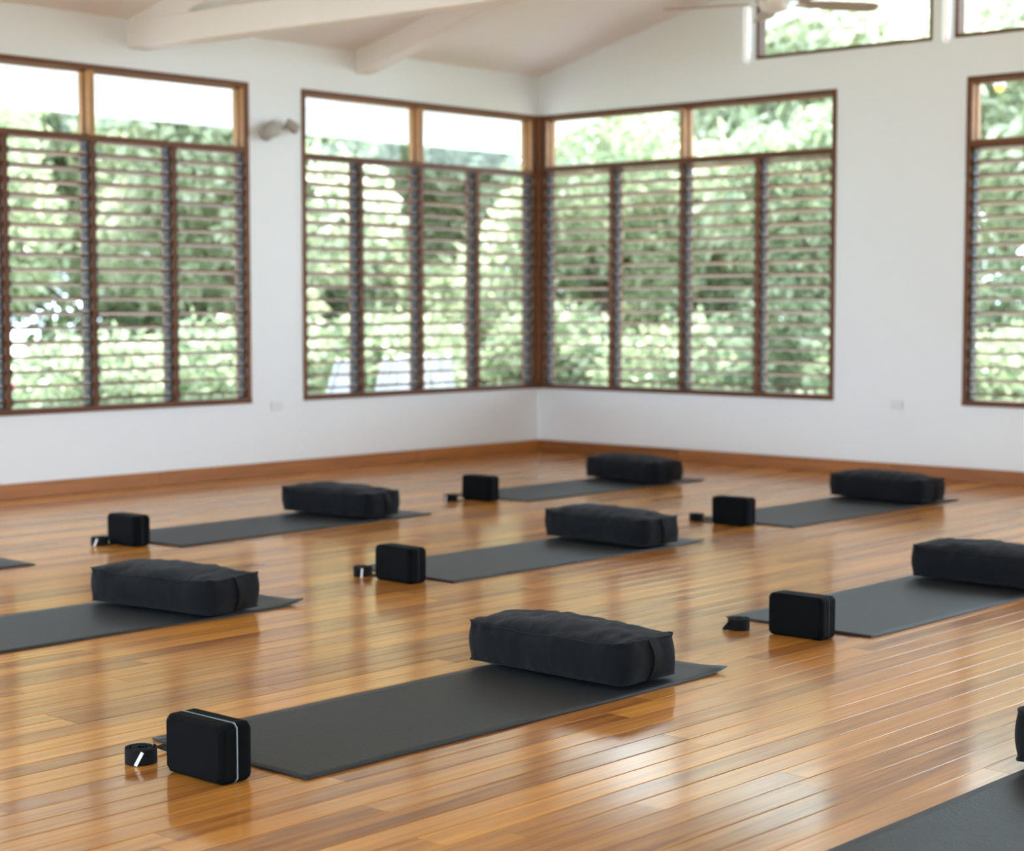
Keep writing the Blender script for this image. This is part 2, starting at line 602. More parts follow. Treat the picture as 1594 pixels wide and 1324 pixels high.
for xa, xb in ((T, GOV), (X0 - T, X0 - GOV)):
    for ya, yb in ((OV, RIDGE_Y), (Y0 - OV, RIDGE_Y)):
        za, zb = EAVE - SLOPE * OV + 0.05, ceil_z(RIDGE_Y) + 0.05
        MB().prism([(ya, za), (yb, zb), (yb, zb + 0.02), (ya, za + 0.02)], 'x', xa, xb).obj('soffit', 'white_paint', roof)
        xo = xb + (0.02 if xb > 0 else -0.02)
        MB().prism([(ya, za - 0.02), (yb, zb - 0.02), (yb, zb + 0.3), (ya, za + 0.3)], 'x', xb, xo).obj('fascia', 'white_paint', roof)

# ---------------------------------------------------------------- baseboards, board by board
def baseboard(name, along, n0, n1, label):
    e = empty(name)
    tag(e, label, 'baseboard', kind='structure')
    a = n0
    rnd = random.Random(3 if along == 'x' else 8)
    while a > n1:
        L = rnd.choice((1.35, 1.75, 2.3))
        b_ = max(a - L, n1)
        if along == 'x':
            MB().box(a - 0.0008, b_ + 0.0008, -0.020, -0.001, 0.0005, 0.090).obj('board', 'baseboard_wood', e, bevel=0.003)
        else:
            MB().box(-0.020, -0.001, a - 0.0008, b_ + 0.0008, 0.0005, 0.090).obj('board', 'baseboard_wood', e, bevel=0.003)
        a = b_
    return e


baseboard('baseboard_left', 'x', -0.001, X0, 'varnished wooden baseboard running below the eaves wall windows')
baseboard('baseboard_right', 'y', -0.022, -6.9, 'varnished wooden baseboard running along the gable wall')


# ---------------------------------------------------------------- louvred windows
def W(wall, mb, u0, u1, d0, d1, z0, z1):
    if wall == 'L':
        mb.box(-u0, -u1, d0, d1, z0, z1)
    else:
        mb.box(d0, d1, -u0, -u1, z0, z1)
    return mb


LOUV_N, LOUV_PITCH, LOUV_Z0 = 19, 0.0872, 0.566
TILT = math.radians(9)


def louvre_mesh(length):
    # lens-shaped blade, long axis local x, chord along local y (y+ is outdoors)
    prof = [(-0.050, 0.0), (-0.046, 0.0040), (-0.02, 0.0060), (0.02, 0.0060), (0.046, 0.0040), (0.050, 0.0), (0.046, -0.0040), (0.02, -0.0060), (-0.02, -0.0060), (-0.046, -0.0040)]
    pts = []
    for d, z in prof:
        pts.append((d * math.cos(TILT) + z * math.sin(TILT), -d * math.sin(TILT) + z * math.cos(TILT)))
    return MB().prism(pts, 'x', -length / 2, length / 2).mesh('louvre')


def louvred_window(name, wall, edges, transom_z, label, corner=False, flip=False):
    """edges: u of panel boundaries, low to high; transom panes span two panels"""
    e = empty(name)
    tag(e, label, 'window', kind='structure')
    u0, u1 = edges[0], edges[-1]
    d0, d1, fw = -0.010, 0.113, 0.034
    # outer frame members
    W(wall, MB(), u0, u1, d0, d1, HEAD - fw, HEAD).obj('head_rail', 'frame_wood', e, bevel=0.003)
    W(wall, MB(), u0, u1, d0 - 0.006, d1, SILL, SILL + fw).obj('sill_rail', 'frame_wood', e, bevel=0.003)
    for k, u in enumerate((u0, u1)):
        a, b_ = (u, u + fw) if k == 0 else (u - fw, u)
        W(wall, MB(), a, b_, d0, d1, SILL + fw, HEAD - fw).obj('stile', 'frame_wood', e, bevel=0.003)
    W(wall, MB(), u0 + fw, u1 - fw, d0 + 0.002, d1, transom_z - 0.017, transom_z + 0.017).obj('transom_rail', 'frame_wood', e, bevel=0.003)
    hm = 0.018
    for k, u in enumerate(edges[1:-1]):
        W(wall, MB(), u - hm, u + hm, d0 + 0.001, d1, SILL + fw, transom_z - 0.017).obj('mullion', 'frame_wood', e, bevel=0.003)
    ups = [edges[i] for i in range(2, len(edges) - 1, 2)]
    for u in ups:
        W(wall, MB(), u - hm, u + hm, d0 + 0.001, d1, transom_z + 0.017, HEAD - fw).obj('mullion', 'lit_frame_wood', e, bevel=0.003)  # lighter tan paints in the lit sides of the upper mullions
    for a, b_ in ((u0 + fw, u0 + fw + 0.004), (u1 - fw - 0.004, u1 - fw)):
        W(wall, MB(), a, b_, 0.004, d1, transom_z + 0.017, HEAD - fw).obj('lit_jamb_face', 'lit_frame_wood', e)  # thin added sheet, its lighter colour stands for light on the jamb side
    lim = [u0 + fw] + [v for u in ups for v in (u - hm, u + hm)] + [u1 - fw]
    for a, b_ in zip(lim[::2], lim[1::2]):
        # slim inner bead round the pane, then the glass
        bd = MB()
        z0, z1 = transom_z + 0.017, HEAD - fw
        W(wall, bd, a, a + 0.012, 0.050, 0.075, z0, z1)
        W(wall, bd, b_ - 0.012, b_, 0.050, 0.075, z0, z1)
        W(wall, bd, a, b_, 0.050, 0.075, z0, z0 + 0.012)
        W(wall, bd, a, b_, 0.050, 0.075, z1 - 0.012, z1)
        p = W(wall, MB(), a, b_, 0.060, 0.065, z0, z1).obj('pane', 'window_glass', e)
        bd.obj('bead', 'lit_frame_wood', p)  # same lightened wood as the lit mullion sides
    # louvre panels
    for k, (a, b_) in enumerate(zip(edges, edges[1:])):
        a2 = a + (fw if k == 0 else hm)
        b2 = b_ - (fw if k == len(edges) - 2 else hm)
        ch = MB()
        for ua, ub in ((a2, a2 + 0.010), (b2 - 0.010, b2)):
            W(wall, ch, ua, ub, 0.020, 0.070, SILL + fw, transom_z - 0.017)
        rack = ch.obj('louvre_rack', 'rack_metal', e)
        cp = MB()
        for i in range(LOUV_N):
            z = LOUV_Z0 + i * LOUV_PITCH
            for ua, ub in ((a2 + 0.010, a2 + 0.020), (b2 - 0.020, b2 - 0.010)):
                W(wall, cp, ua, ub, 0.008, 0.082, z - 0.021, z + 0.021)
        co = cp.obj('clips', 'black_metal', rack)
        co['kind'] = 'stuff'
        lm = louvre_mesh(b2 - a2 - 0.024)
        for i in range(LOUV_N):
            lo = link('louvre', lm, 'louvre_wood', rack)
            z = LOUV_Z0 + i * LOUV_PITCH
            uc = (a2 + b2) / 2
            jit = random.uniform(-0.035, 0.035)
            if wall == 'L':
                lo.location = (-uc, 0.045, z)
                lo.rotation_euler = (jit, 0, 0)
            else:
                lo.location = (0.045, -uc, z)
                lo.rotation_euler = (jit, 0, -H90)
    return e


louvred_window('window_1', 'L', [2.885, 3.495, 4.105, 4.715, 5.325], 2.148, 'wide louvred window in the eaves wall, apart from the room corner')
louvred_window('window_2', 'L', [0.040, 0.690, 1.285, 1.880, 2.425], 2.142, 'louvred window in the eaves wall meeting the room corner, white chairs seen beyond')
louvred_window('window_3', 'R', [0.040, 0.725, 1.380, 2.040, 2.675], 2.178, 'louvred window in the gable wall meeting the room corner')
louvred_window('window_4', 'R', [3.640, 4.310, 4.980, 5.650, 6.320], 2.168, 'louvred window in the gable wall below the upper panes, amber bulb beyond')
MB().box(-0.040, 0.085, -0.040, 0.085, SILL, HEAD).obj('trim_1', 'frame_wood', bevel=0.004)
tag(bpy.data.objects['trim_1'], 'dark wooden corner post between the two louvred windows', 'post', kind='structure')


def clerestory(name, c, label):
    u0, u1, z0 = c
    top = lambda u: ceil_z(-u) - 0.14
    e = empty(name)
    tag(e, label, 'window', kind='structure')
    fw = 0.024
    MB().box(-0.004, 0.085, -u0, -u1, z0, z0 + fw).obj('sill_rail', 'frame_wood', e, bevel=0.002)
    for a, b_ in ((u0, u0 + fw), (u1 - fw, u1)):
        MB().prism([(-a, z0 + fw), (-b_, z0 + fw), (-b_, top(b_)), (-a, top(a))], 'x', -0.004, 0.085).obj('stile', 'frame_wood', e, bevel=0.002)
    MB().prism([(-u0 - fw, top(u0 + fw) - fw), (-u1 + fw, top(u1 - fw) - fw), (-u1 + fw, top(u1 - fw)), (-u0 - fw, top(u0 + fw))], 'x', -0.004, 0.085).obj('head_rail', 'frame_wood', e, bevel=0.002)
    MB().prism([(-u0 - fw, z0 + fw), (-u1 + fw, z0 + fw), (-u1 + fw, top(u1 - fw) - fw), (-u0 - fw, top(u0 + fw) - fw)], 'x', 0.060, 0.065).obj('pane', 'window_glass', e)
    return e


clerestory('window_5', CL_E, 'upper gable window behind the ceiling fan')
clerestory('window_6', CL_F, 'upper gable window next to the one behind the ceiling fan, above the amber bulb')
clerestory('window_7', CL_G, 'third upper gable window further along the wall')

# simple glazing of the window bays that lie outside the photograph
for k, (wall, a, b_) in enumerate((('L', 6.0, 8.4), ('L', 9.2, 11.6))):
    e = empty('window_%d' % (8 + k))
    tag(e, ('wide window bay further along the eaves wall', 'last window bay at the far end of the eaves wall')[k], 'window', kind='structure')
    for u in (a + 0.02, (a + b_) / 2, b_ - 0.02):
        W(wall, MB(), u - 0.02, u + 0.02, -0.01, 0.085, SILL, HEAD).obj('stile', 'frame_wood', e, bevel=0.003)
    for z in (SILL, 2.14, HEAD - 0.034):
        W(wall, MB(), a, b_, -0.008, 0.083, z, z + 0.034).obj('rail', 'frame_wood', e, bevel=0.003)


# ---------------------------------------------------------------- yoga mats
def mat_mesh(seed, curl):
    L, Wd, th = 1.745, 0.61, 0.005
    nx, ny = 60, 20
    bm = bmesh.new()
    top, bot = {}, {}
    for i in range(nx + 1):
        for j in range(ny + 1):
            u, v = i / nx, j / ny
            x, y = (u - 0.5) * L, (v - 0.5) * Wd
            z = 0.0006 * (noise.noise((x * 3 + seed, y * 3, seed)) + 1)
            # the corner at the far end lifts a little
            d = math.hypot((1 - u) * L, v * Wd)
            z += curl * max(0, 1 - d / 0.16) ** 2
            d2 = (1 - u) * L
            z += 0.35 * curl * max(0, 1 - d2 / 0.07) ** 2
            bot[i, j] = bm.verts.new((x, y, z + 0.0003))
            top[i, j] = bm.verts.new((x, y, z + th))
    for i in range(nx):
        for j in range(ny):
            bm.faces.new((top[i, j], top[i + 1, j], top[i + 1, j + 1], top[i, j + 1]))
            bm.faces.new((bot[i, j], bot[i, j + 1], bot[i + 1, j + 1], bot[i + 1, j]))
    for i in range(nx):
        bm.faces.new((top[i, 0], bot[i, 0], bot[i + 1, 0], top[i + 1, 0]))
        bm.faces.new((top[i, ny], top[i + 1, ny], bot[i + 1, ny], bot[i, ny]))
    for j in range(ny):
        bm.faces.new((top[0, j], top[0, j + 1], bot[0, j + 1], bot[0, j]))
        bm.faces.new((top[nx, j], bot[nx, j], bot[nx, j + 1], top[nx, j + 1]))
    me = bpy.data.meshes.new('yoga_mat')
    bm.to_mesh(me); bm.free()
    me.polygons.foreach_set('use_smooth', [abs(p.normal.z) > 0.7 for p in me.polygons])
    return me


# front x, near y edge, rotation
MATS_AT = [
    ('front', -7.744, -6.050, 0.0, 0.010, 'black yoga mat with a lifted corner at the front block and nearest whole bolster'),
    ('wall_side', -7.790, -4.108, 0.0, 0.014, 'black yoga mat cut by the picture edge, under a black bolster'),
    ('rear_side', -5.350, -2.450, 1.8, 0.0, 'dull black yoga mat lying closest to the eaves wall baseboard'),
    ('corner', -2.795, -2.368, 0.0, 0.0, 'black yoga mat lying closest to the room corner'),
    ('middle', -5.275, -4.165, 0.0, 0.004, 'black yoga mat in the middle of the room, surrounded by the other mats'),
    ('gable', -2.782, -4.182, 0.0, 0.0, 'shiny grey looking mat closest to the gable wall baseboard'),
    ('glossy', -5.200, -6.090, 0.0, 0.0, 'pale shining mat behind a block, its bolster cut by the picture edge'),
    ('cut', -7.760, -7.905, 0.0, 0.0, 'pale grey shining mat cut off in the bottom corner of the picture'),
    ('sliver', -7.885, -2.440, 0.0, 0.0, 'black mat of which only a pointed end shows at the picture edge'),
]
for k, (nm, x, y, rz, curl, lab) in enumerate(MATS_AT):
    me = mat_mesh(k * 3.7, curl)
    o = link('yoga_mat', me, 'mat_rubber')
    r = math.radians(rz)
    cx, cy = 1.745 / 2, 0.305
    o.location = (x + cx * math.cos(r) - cy * math.sin(r), y + cx * math.sin(r) + cy * math.cos(r), 0.0006)
    o.rotation_euler = (0, 0, r)
    tag(o, lab, 'yoga mat', 'yoga mats laid out on the floor')


# ---------------------------------------------------------------- bolsters
BL, BW, BH = 0.632, 0.268, 0.136


def bolster_point(px, py, pz, seed):
    n_ = 9 + 4 * abs(pz) ** 3
    r = max(1e-6, (abs(px) ** n_ + abs(py) ** n_)) ** (1 / n_)
    k = min(1.0, 1.0 / r) if r > 1 else 1.0
    qx, qy = px * k, py * k
    side = 1 - pz * pz
    x = qx * BW / 2
    y = qy * BL / 2
    x += math.copysign(1, px) * 0.016 * side * abs(px) ** 3 * (1 - 0.35 * py ** 4)
    y += math.copysign(1, py) * 0.016 * side * abs(py) ** 3 * (1 - 0.35 * px ** 4)
    z = 0.014 + (BH - 0.014) * (0.5 + 0.5 * pz)
    crown = (1 - px ** 2) ** 0.8 * (1 - abs(py) ** 3) ** 0.7 if abs(px) < 1 and abs(py) < 1 else 0.0
    if pz > 0:
        z += 0.033 * crown * pz ** 4
        z -= 0.008 * (1 - abs(py) ** 6) * abs(px) ** 6 * pz
    else:
        z -= 0.014 * crown * abs(pz) ** 4
    # folds
    f1 = noise.noise((x * 7 + seed, y * 7, z * 7 + seed * 1.3))
    f2 = noise.noise((x * 16 + 5 * seed, y * 26, z * 6))
    f3 = noise.noise((x * 30, y * 44 + seed * 3, z * 14))
    near_seam = abs(pz) ** 6
    amp = 0.0060 * f1 + (0.0045 * f2 + 0.0026 * f3) * (0.4 + 0.9 * near_seam * (1 - near_seam) * 4)
    x += amp * px
    y += amp * py
    if pz > 0:
        z += (amp + 0.0045 * f2 + 0.002 * f3) * pz ** 4
    # small ears at the four corners
    ear = (abs(px) * abs(py)) ** 10 * abs(pz) ** 8
    x += math.copysign(0.003, px) * ear
    y += math.copysign(0.004, py) * ear
    z += (0.003 if pz > 0 else -0.002) * ear * (1 if px < 0 or py < 0 else -1.5)
    return Vector((x, y, max(z, 0.0)))


def make_bolster(loc, rz, seed, label):
    t = empty('bolster', (loc[0], loc[1], 0.0075), math.radians(rz))
    tag(t, label, 'bolster', 'bolsters lying across the mats')
    nx, ny, nz = 20, 44, 12
    bm = bmesh.new()
    def lin(n_):
        return [math.sin((2 * i / n_ - 1) * math.pi / 2 * 0.86) / math.sin(math.pi / 2 * 0.86) for i in range(n_ + 1)]
    gx, gy, gz = lin(nx), lin(ny), lin(nz)
    def sheet(A, B, fn):
        g = [[bm.verts.new(bolster_point(*fn(a, b_), seed)) for b_ in B] for a in A]
        for i in range(len(A) - 1):
            for j in range(len(B) - 1):
                bm.faces.new((g[i][j], g[i + 1][j], g[i + 1][j + 1], g[i][j + 1]))
    for s in (-1, 1):
        sheet(gx, gy, lambda a, b_: (a, b_, s))
        sheet(gx, gz, lambda a, b_: (a, s, b_))
        sheet(gy, gz, lambda a, b_: (s, a, b_))
    bmesh.ops.remove_doubles(bm, verts=bm.verts, dist=0.0003)
    bmesh.ops.recalc_face_normals(bm, faces=bm.faces)
    me = bpy.data.meshes.new('cover')
    bm.to_mesh(me); bm.free()
    me.polygons.foreach_set('use_smooth', [True] * len(me.polygons))
    link('cover', me, 'cotton', t)
    for s in (1, -1):
        ring = [(a, -1) for a in gx[:-1]] + [(1, b_) for b_ in gy[:-1]] + [(a, 1) for a in gx[:0:-1]] + [(-1, b_) for b_ in gy[:0:-1]]
        path = [bolster_point(a, b_, s, seed) for a, b_ in ring]
        if s < 0:
            path = [p + Vector((0, 0, 0.002)) for p in path]
        MB().tube(path, 0.0030, 6, closed=True).obj('seam', 'cotton', t, smooth=True)
    # carrying strap standing a little off one end
    hb = MB()
    secs = []
    for i in range(13):
        w = 1.02 - 2.04 * i / 12
        pz = max(-1, min(1, w))
        off = 0.004 + 0.010 * max(0, 1 - pz * pz)
        c_ = bolster_point(0.05, -1, pz, seed)
        secs.append((c_.x, c_.y - off, c_.z))
    for a, (x, y, z) in enumerate(secs):
        hb.v += [(x - 0.020, y, z), (x + 0.020, y, z), (x + 0.020, y + 0.004, z), (x - 0.020, y + 0.004, z)]
    for i in range(12):
        for k in range(4):
            hb.f.append((4 * i + k, 4 * i + (k + 1) % 4, 4 * i + 4 + (k + 1) % 4, 4 * i + 4 + k))
    hb.f += [(0, 1, 2, 3), (48, 49, 50, 51)]
    hb.obj('handle', 'webbing', t, smooth=False)
    return t


make_bolster((-6.335, -5.690), 0.0, 1.0, 'black bolster on the front mat, nearest one shown whole')
make_bolster((-6.430, -3.810), 8.0, 2.3, 'black bolster with broad end in view, on a mat cut by the picture edge')
make_bolster((-3.965, -2.045), 6.0, 3.1, 'black bolster on the mat closest to the eaves wall baseboard')
make_bolster((-1.400, -2.050), -6.0, 4.7, 'black bolster closest to the room corner')
make_bolster((-3.850, -3.845), -2.0, 5.2, 'black bolster on the mat in the middle of the room')
make_bolster((-1.315, -3.865), -4.0, 6.9, 'black bolster closest to the gable wall baseboard')
make_bolster((-3.810, -5.840), -1.0, 7.4, 'black bolster on the pale shining mat, end cut off by the picture edge')
make_bolster((-6.352, -7.575), 0.0, 8.8, 'black bolster of which only one rounded end shows, bottom corner of the picture')


# ---------------------------------------------------------------- foam blocks
def block_meshes():
    X, Y, Z, c = 0.098, 0.222, 0.146, 0.011
    out = []
    for s in (-1, 1):
        # one foam half, chamfered on its outer face and on the long edges
        prof = []
        y, z = Y / 2, Z / 2
        def ring(x, e):
            yy, zz = y - e, z - e
            return [(x, -yy + c, -zz), (x, yy - c, -zz), (x, yy, -zz + c), (x, yy, zz - c), (x, yy - c, zz), (x, -yy + c, zz), (x, -yy, zz - c), (x, -yy, -zz + c)]
        rings = [ring(s * 0.0015, 0), ring(s * (X / 2 - c), 0), ring(s * X / 2, c * 0.8)]
        v = [p for r in rings for p in r]
        f = [tuple(range(8)), tuple(range(16, 24))]
        for i in range(2):
            for k in range(8):
                f.append((i * 8 + k, i * 8 + (k + 1) % 8, i * 8 + 8 + (k + 1) % 8, i * 8 + 8 + k))
        out.append(MB().poly(v, f).mesh('foam_half', bevel=0.003, segs=2))
    y, z = Y / 2 + 0.0003, Z / 2 + 0.0003
    pr = [(-y + c, -z), (y - c, -z), (y, -z + c), (y, z - c), (y - c, z), (-y + c, z), (-y, z - c), (-y, -z + c)]
    out.append(MB().prism(pr, 'x', -0.0015, 0.0015).mesh('stripe'))
    out.append(out[2].copy())
    return out


BM = block_meshes()


def make_block(x, y, rz, label):
    t = empty('yoga_block', (x, y, 0.0738), math.radians(rz))
    tag(t, label, 'yoga block', 'foam blocks at the front ends of the mats')
    for k, nm in enumerate(('foam_half', 'foam_half', 'stripe')):
        link(nm, BM[3 if k == 2 and 'pale stripe' not in label else k], 'foam' if k < 2 else ('foam_stripe' if 'pale stripe' in label else 'foam_stripe_dark'), t)
    return t


make_block(-7.872, -5.838, 0, 'black foam block with pale stripe at the front mat, largest of the blocks')
make_block(-5.455, -2.182, 0, 'black foam block at the mat closest to the eaves wall baseboard')
make_block(-2.898, -2.092, 0, 'black foam block closest to the room corner')
make_block(-5.378, -3.958, -2, 'black foam block at the mat in the middle of the room')
make_block(-2.880, -3.880, 0, 'black foam block at the mat closest to the gable wall baseboard')
make_block(-5.322, -5.885, 0, 'black foam block before the pale shining mat with the cut off bolster')


# ---------------------------------------------------------------- rolled straps
def make_strap(x, y, rz, label, tag_deg=None, tag_lean=35, tail=None, flap=None):
    t = empty('yoga_strap', (x, y, 0.0004), math.radians(rz))
    tag(t, label, 'yoga strap', 'rolled straps beside the blocks')
    h = 0.040
    # coil
    cb = MB()
    n_ = 150
    pth = []
    for i in range(n_ + 1):
        a = 2 * math.pi * 5.0 * i / n_
        r = 0.006 + 0.0335 * i / n_ + 0.0015 * math.sin(a * 0.7)
        pth.append((r * math.cos(a) * 1.05, r * math.sin(a) * 0.95))
    for i, (px, py) in enumerate(pth):
        nrm = Vector((px, py, 0)).normalized() * 0.0019
        wob = 0.0015 * math.sin(i * 0.21)
        cb.v += [(px - nrm.x, py - nrm.y, 0.0 + 0.0016 + wob), (px + nrm.x, py + nrm.y, 0.0016 + wob), (px + nrm.x, py + nrm.y, h + wob), (px - nrm.x, py - nrm.y, h + wob)]
    for i in range(n_):
        for k in range(4):
            cb.f.append((4 * i + k, 4 * i + (k + 1) % 4, 4 * i + 4 + (k + 1) % 4, 4 * i + 4 + k))
    cb.f += [(3, 2, 1, 0), tuple(4 * n_ + k for k in range(4))]
    cb.obj('coil', 'webbing', t)
    if tail:   # free end lying on the boards
        tb = MB()
        for i, (px, py, pz) in enumerate(tail):
            q = tail[min(i + 1, len(tail) - 1)]
            p0 = tail[max(i - 1, 0)]
            d = Vector((q[0] - p0[0], q[1] - p0[1], 0)).normalized()
            s = Vector((-d.y, d.x, 0)) * 0.019
            for sx, sz in ((-1, 0), (1, 0), (1, 0.0026), (-1, 0.0026)):
                tb.v.append((px + s.x * sx, py + s.y * sx, pz + sz))
        for i in range(len(tail) - 1):
            for k in range(4):
                tb.f.append((4 * i + k, 4 * i + (k + 1) % 4, 4 * i + 4 + (k + 1) % 4, 4 * i + 4 + k))
        e_ = 4 * (len(tail) - 1)
        tb.f += [(3, 2, 1, 0), (e_, e_ + 1, e_ + 2, e_ + 3)]
        tb.obj('tail', 'webbing', t)
    if flap:   # end peeling away from the roll
        a = math.radians(flap)
        d = Vector((math.cos(a), math.sin(a), 0)); s = Vector((-d.y, d.x, 0))
        p0 = d * 0.030 + s * 0.022; p1 = d * 0.062 + s * 0.016
        fb = MB()
        for p, z0, z1 in ((p0, 0.002, h), (p0 * 0.6 + p1 * 0.4, 0.002, h * 0.8), (p1, 0.001, 0.010)):
            fb.v += [tuple(p - s * 0.0015 + Vector((0, 0, z0))), tuple(p + s * 0.0015 + Vector((0, 0, z0))), tuple(p + s * 0.0015 + Vector((0, 0, z1))), tuple(p - s * 0.0015 + Vector((0, 0, z1)))]
        for i in range(2):
            for k in range(4):
                fb.f.append((4 * i + k, 4 * i + (k + 1) % 4, 4 * i + 4 + (k + 1) % 4, 4 * i + 4 + k))
        fb.f += [(3, 2, 1, 0), (8, 9, 10, 11)]
        fb.obj('loose_end', 'webbing', t)
    if tag_deg is not None:
        a = math.radians(tag_deg)
        b_ = MB().box(-0.0042, 0.0042, -0.0012, 0.0012, -0.019, 0.019)
        o = b_.obj('tag', 'tag_white', t, bevel=0.0005)
        o['label'] = 'small white tag'
        o.location = (0.0450 * math.cos(a), 0.0430 * math.sin(a), 0.0185)
        o.rotation_euler = (0, math.radians(tag_lean), a + H90)
    return t


VIEW = math.degrees(CAM_AZ) + 180    # direction from the floor towards the camera
make_strap(-7.906, -5.609, 0, 'rolled black strap with slanting white tag beside the front block', VIEW + 8, 28,
           tail=[(0.115, -0.20, 0.001), (0.125, -0.10, 0.001), (0.128, -0.03, 0.001), (0.120, 0.02, 0.004), (0.105, 0.062, 0.012)])
make_strap(-5.567, -2.102, 0, 'rolled black strap with white tag touching the block closest to the eaves wall', VIEW - 8, 22,
           tail=[(0.03, -0.02, 0.001), (0.055, -0.01, 0.001), (0.07, 0.02, 0.001)])
make_strap(-3.063, -2.008, 0, 'rolled black strap with low white tag beside the block closest to the room corner', VIEW - 35, 0,
           tail=[(0.02, -0.02, 0.001), (0.05, -0.03, 0.001), (0.09, -0.03, 0.001)])
make_strap(-5.392, -3.742, 0, 'rolled black strap with upright white tag beside the middle block', VIEW + 3, 4,
           tail=[(0.02, -0.02, 0.001), (0.05, -0.04, 0.002), (0.08, -0.08, 0.002)])
make_strap(-2.881, -3.641, 0, 'rolled black strap beside the block closest to the gable wall', None, 0,
           tail=[(0.00, -0.03, 0.001), (0.01, -0.07, 0.001), (0.02, -0.12, 0.001)])
make_strap(-5.364, -5.648, 0, 'rolled black strap with a peeling end before the pale shining mat', None, 0, flap=VIEW - 80)


# ---------------------------------------------------------------- wall fittings
def socket(wall, u, z, label):
    loc = (-u, 0, z) if wall == 'L' else (0, -u, z)
    t = empty('wall_socket', loc, 0 if wall == 'L' else -H90)
    tag(t, label, 'socket', 'wall sockets below the sills')
    MB().box(-0.048, 0.048, -0.009, -0.0005, -0.032, 0.032).obj('plate', 'socket_white', t, bevel=0.003, segs=2)
    for sx in (-1, 1):
        MB().box(sx * 0.022 - 0.014, sx * 0.022 + 0.014, -0.012, -0.009, -0.018, 0.018).obj('outlet', 'socket_white', t, bevel=0.002)
    return t


socket('L', 2.665, 0.462, 'pale wall socket on the eaves wall between the two louvred windows')
socket('R', 3.165, 0.478, 'pale wall socket on the gable wall between the two louvred windows')

t = empty('wall_light', (-2.660, 0, 2.288))
t.scale = (1.15, 1.0, 1.15)
tag(t, 'small taupe wall fitting with two angled heads between the louvred windows', 'wall light')
MB().lathe([(0.030, 0), (0.030, 0.012), (0.022, 0.020)], 16).obj('base', 'taupe', t, smooth=True).rotation_euler = (H90, 0, 0)
MB().tube([(-0.07, -0.045, -0.01), (-0.02, -0.03, 0.012), (0.03, -0.03, 0.022), (0.075, -0.045, 0.03)], 0.007, 8).obj('arm', 'taupe', t, smooth=True)
o = MB().lathe([(0.020, -0.065), (0.040, -0.055), (0.048, 0.03), (0.042, 0.06), (0.025, 0.068)], 16).obj('lamp_head', 'taupe', t, smooth=True)
o.location = (-0.085, -0.06, -0.005); o.rotation_euler = (0, math.radians(62), 0.3)
o = MB().lathe([(0.014, -0.042), (0.028, -0.036), (0.034, 0.02), (0.028, 0.042), (0.016, 0.046)], 16).obj('lamp_head', 'taupe', t, smooth=True)
o.location = (0.085, -0.06, 0.035); o.rotation_euler = (0, math.radians(122), -0.3)


def tube_light(u, z0, z1, label):
    t = empty('tube_light', (0, -u, z0))
    tag(t, label, 'lamp', 'vertical tube lights on the gable wall')
    L = z1 - z0
    MB().lathe([(0.004, 0.0), (0.018, 0.006), (0.026, 0.022), (0.0275, 0.04), (0.0275, L - 0.04), (0.026, L - 0.022), (0.018, L - 0.006), (0.004, L)], 18).obj('tube', 'lamp_tube', t, smooth=True).location = (-0.048, 0, 0)
    for z in (0.10, L - 0.10):
        MB().box(-0.030, -0.0005, -0.010, 0.010, z - 0.012, z + 0.012).obj('bracket', 'white_paint', t, bevel=0.002)
    return t


tube_light(1.972, 2.820, 3.215, 'slim white tube light beside the upper window behind the fan')
tube_light(3.510, 2.815, 3.500, 'slim white tube light between the two upper windows')

# ---------------------------------------------------------------- ceiling fan
FC = Vector((-1.465, -3.150, 2.930))
t = empty('ceiling_fan', FC)
tag(t, 'ceiling fan with taupe blades before the upper gable window', 'fan')
ctop = ceil_z(FC.y) - FC.z
MB().lathe([(0.010, 0.06), (0.012, ctop - 0.03), (0.012, ctop)], 10).obj('down_rod', 'white_paint', t, smooth=True)
MB().lathe([(0.02, ctop - 0.10), (0.055, ctop - 0.06), (0.065, ctop)], 18).obj('canopy', 'white_paint', t, smooth=True)
MB().lathe([(0.03, -0.055), (0.075, -0.04), (0.095, -0.005), (0.095, 0.045), (0.06, 0.075), (0.02, 0.085)], 24).obj('motor', 'white_paint', t, smooth=True)
R_DIR = CAM_AZ - H90          # azimuth of the picture's right-hand direction
for k in range(5):
    a = R_DIR + math.radians(16 + 72 * k)
    prof = [(0.15, 0.040), (0.20, 0.050), (0.40, 0.062), (0.60, 0.066), (0.655, 0.060), (0.675, 0.030)]
    up = [(x, w) for x, w in prof] + [(x, -w) for x, w in reversed(prof)]
    bl = MB()
    nn = len(up)
    pitch = math.radians(-13)
    for dz in (0.0, 0.007):
        for x, w in up:
            bl.v.append((x, w * math.cos(pitch), w * math.sin(pitch) + dz))
    bl.f += [tuple(range(nn))[::-1], tuple(range(nn, 2 * nn))] + [(i, (i + 1) % nn, nn + (i + 1) % nn, nn + i) for i in range(nn)]
    b_ = bl.obj('blade', 'fan_blade', t)
    b_.rotation_euler = (0, 0, a)
    br = MB().box(0.07, 0.20, -0.018, 0.018, -0.006, 0.0005).obj('blade_iron', 'white_paint', b_, bevel=0.002)

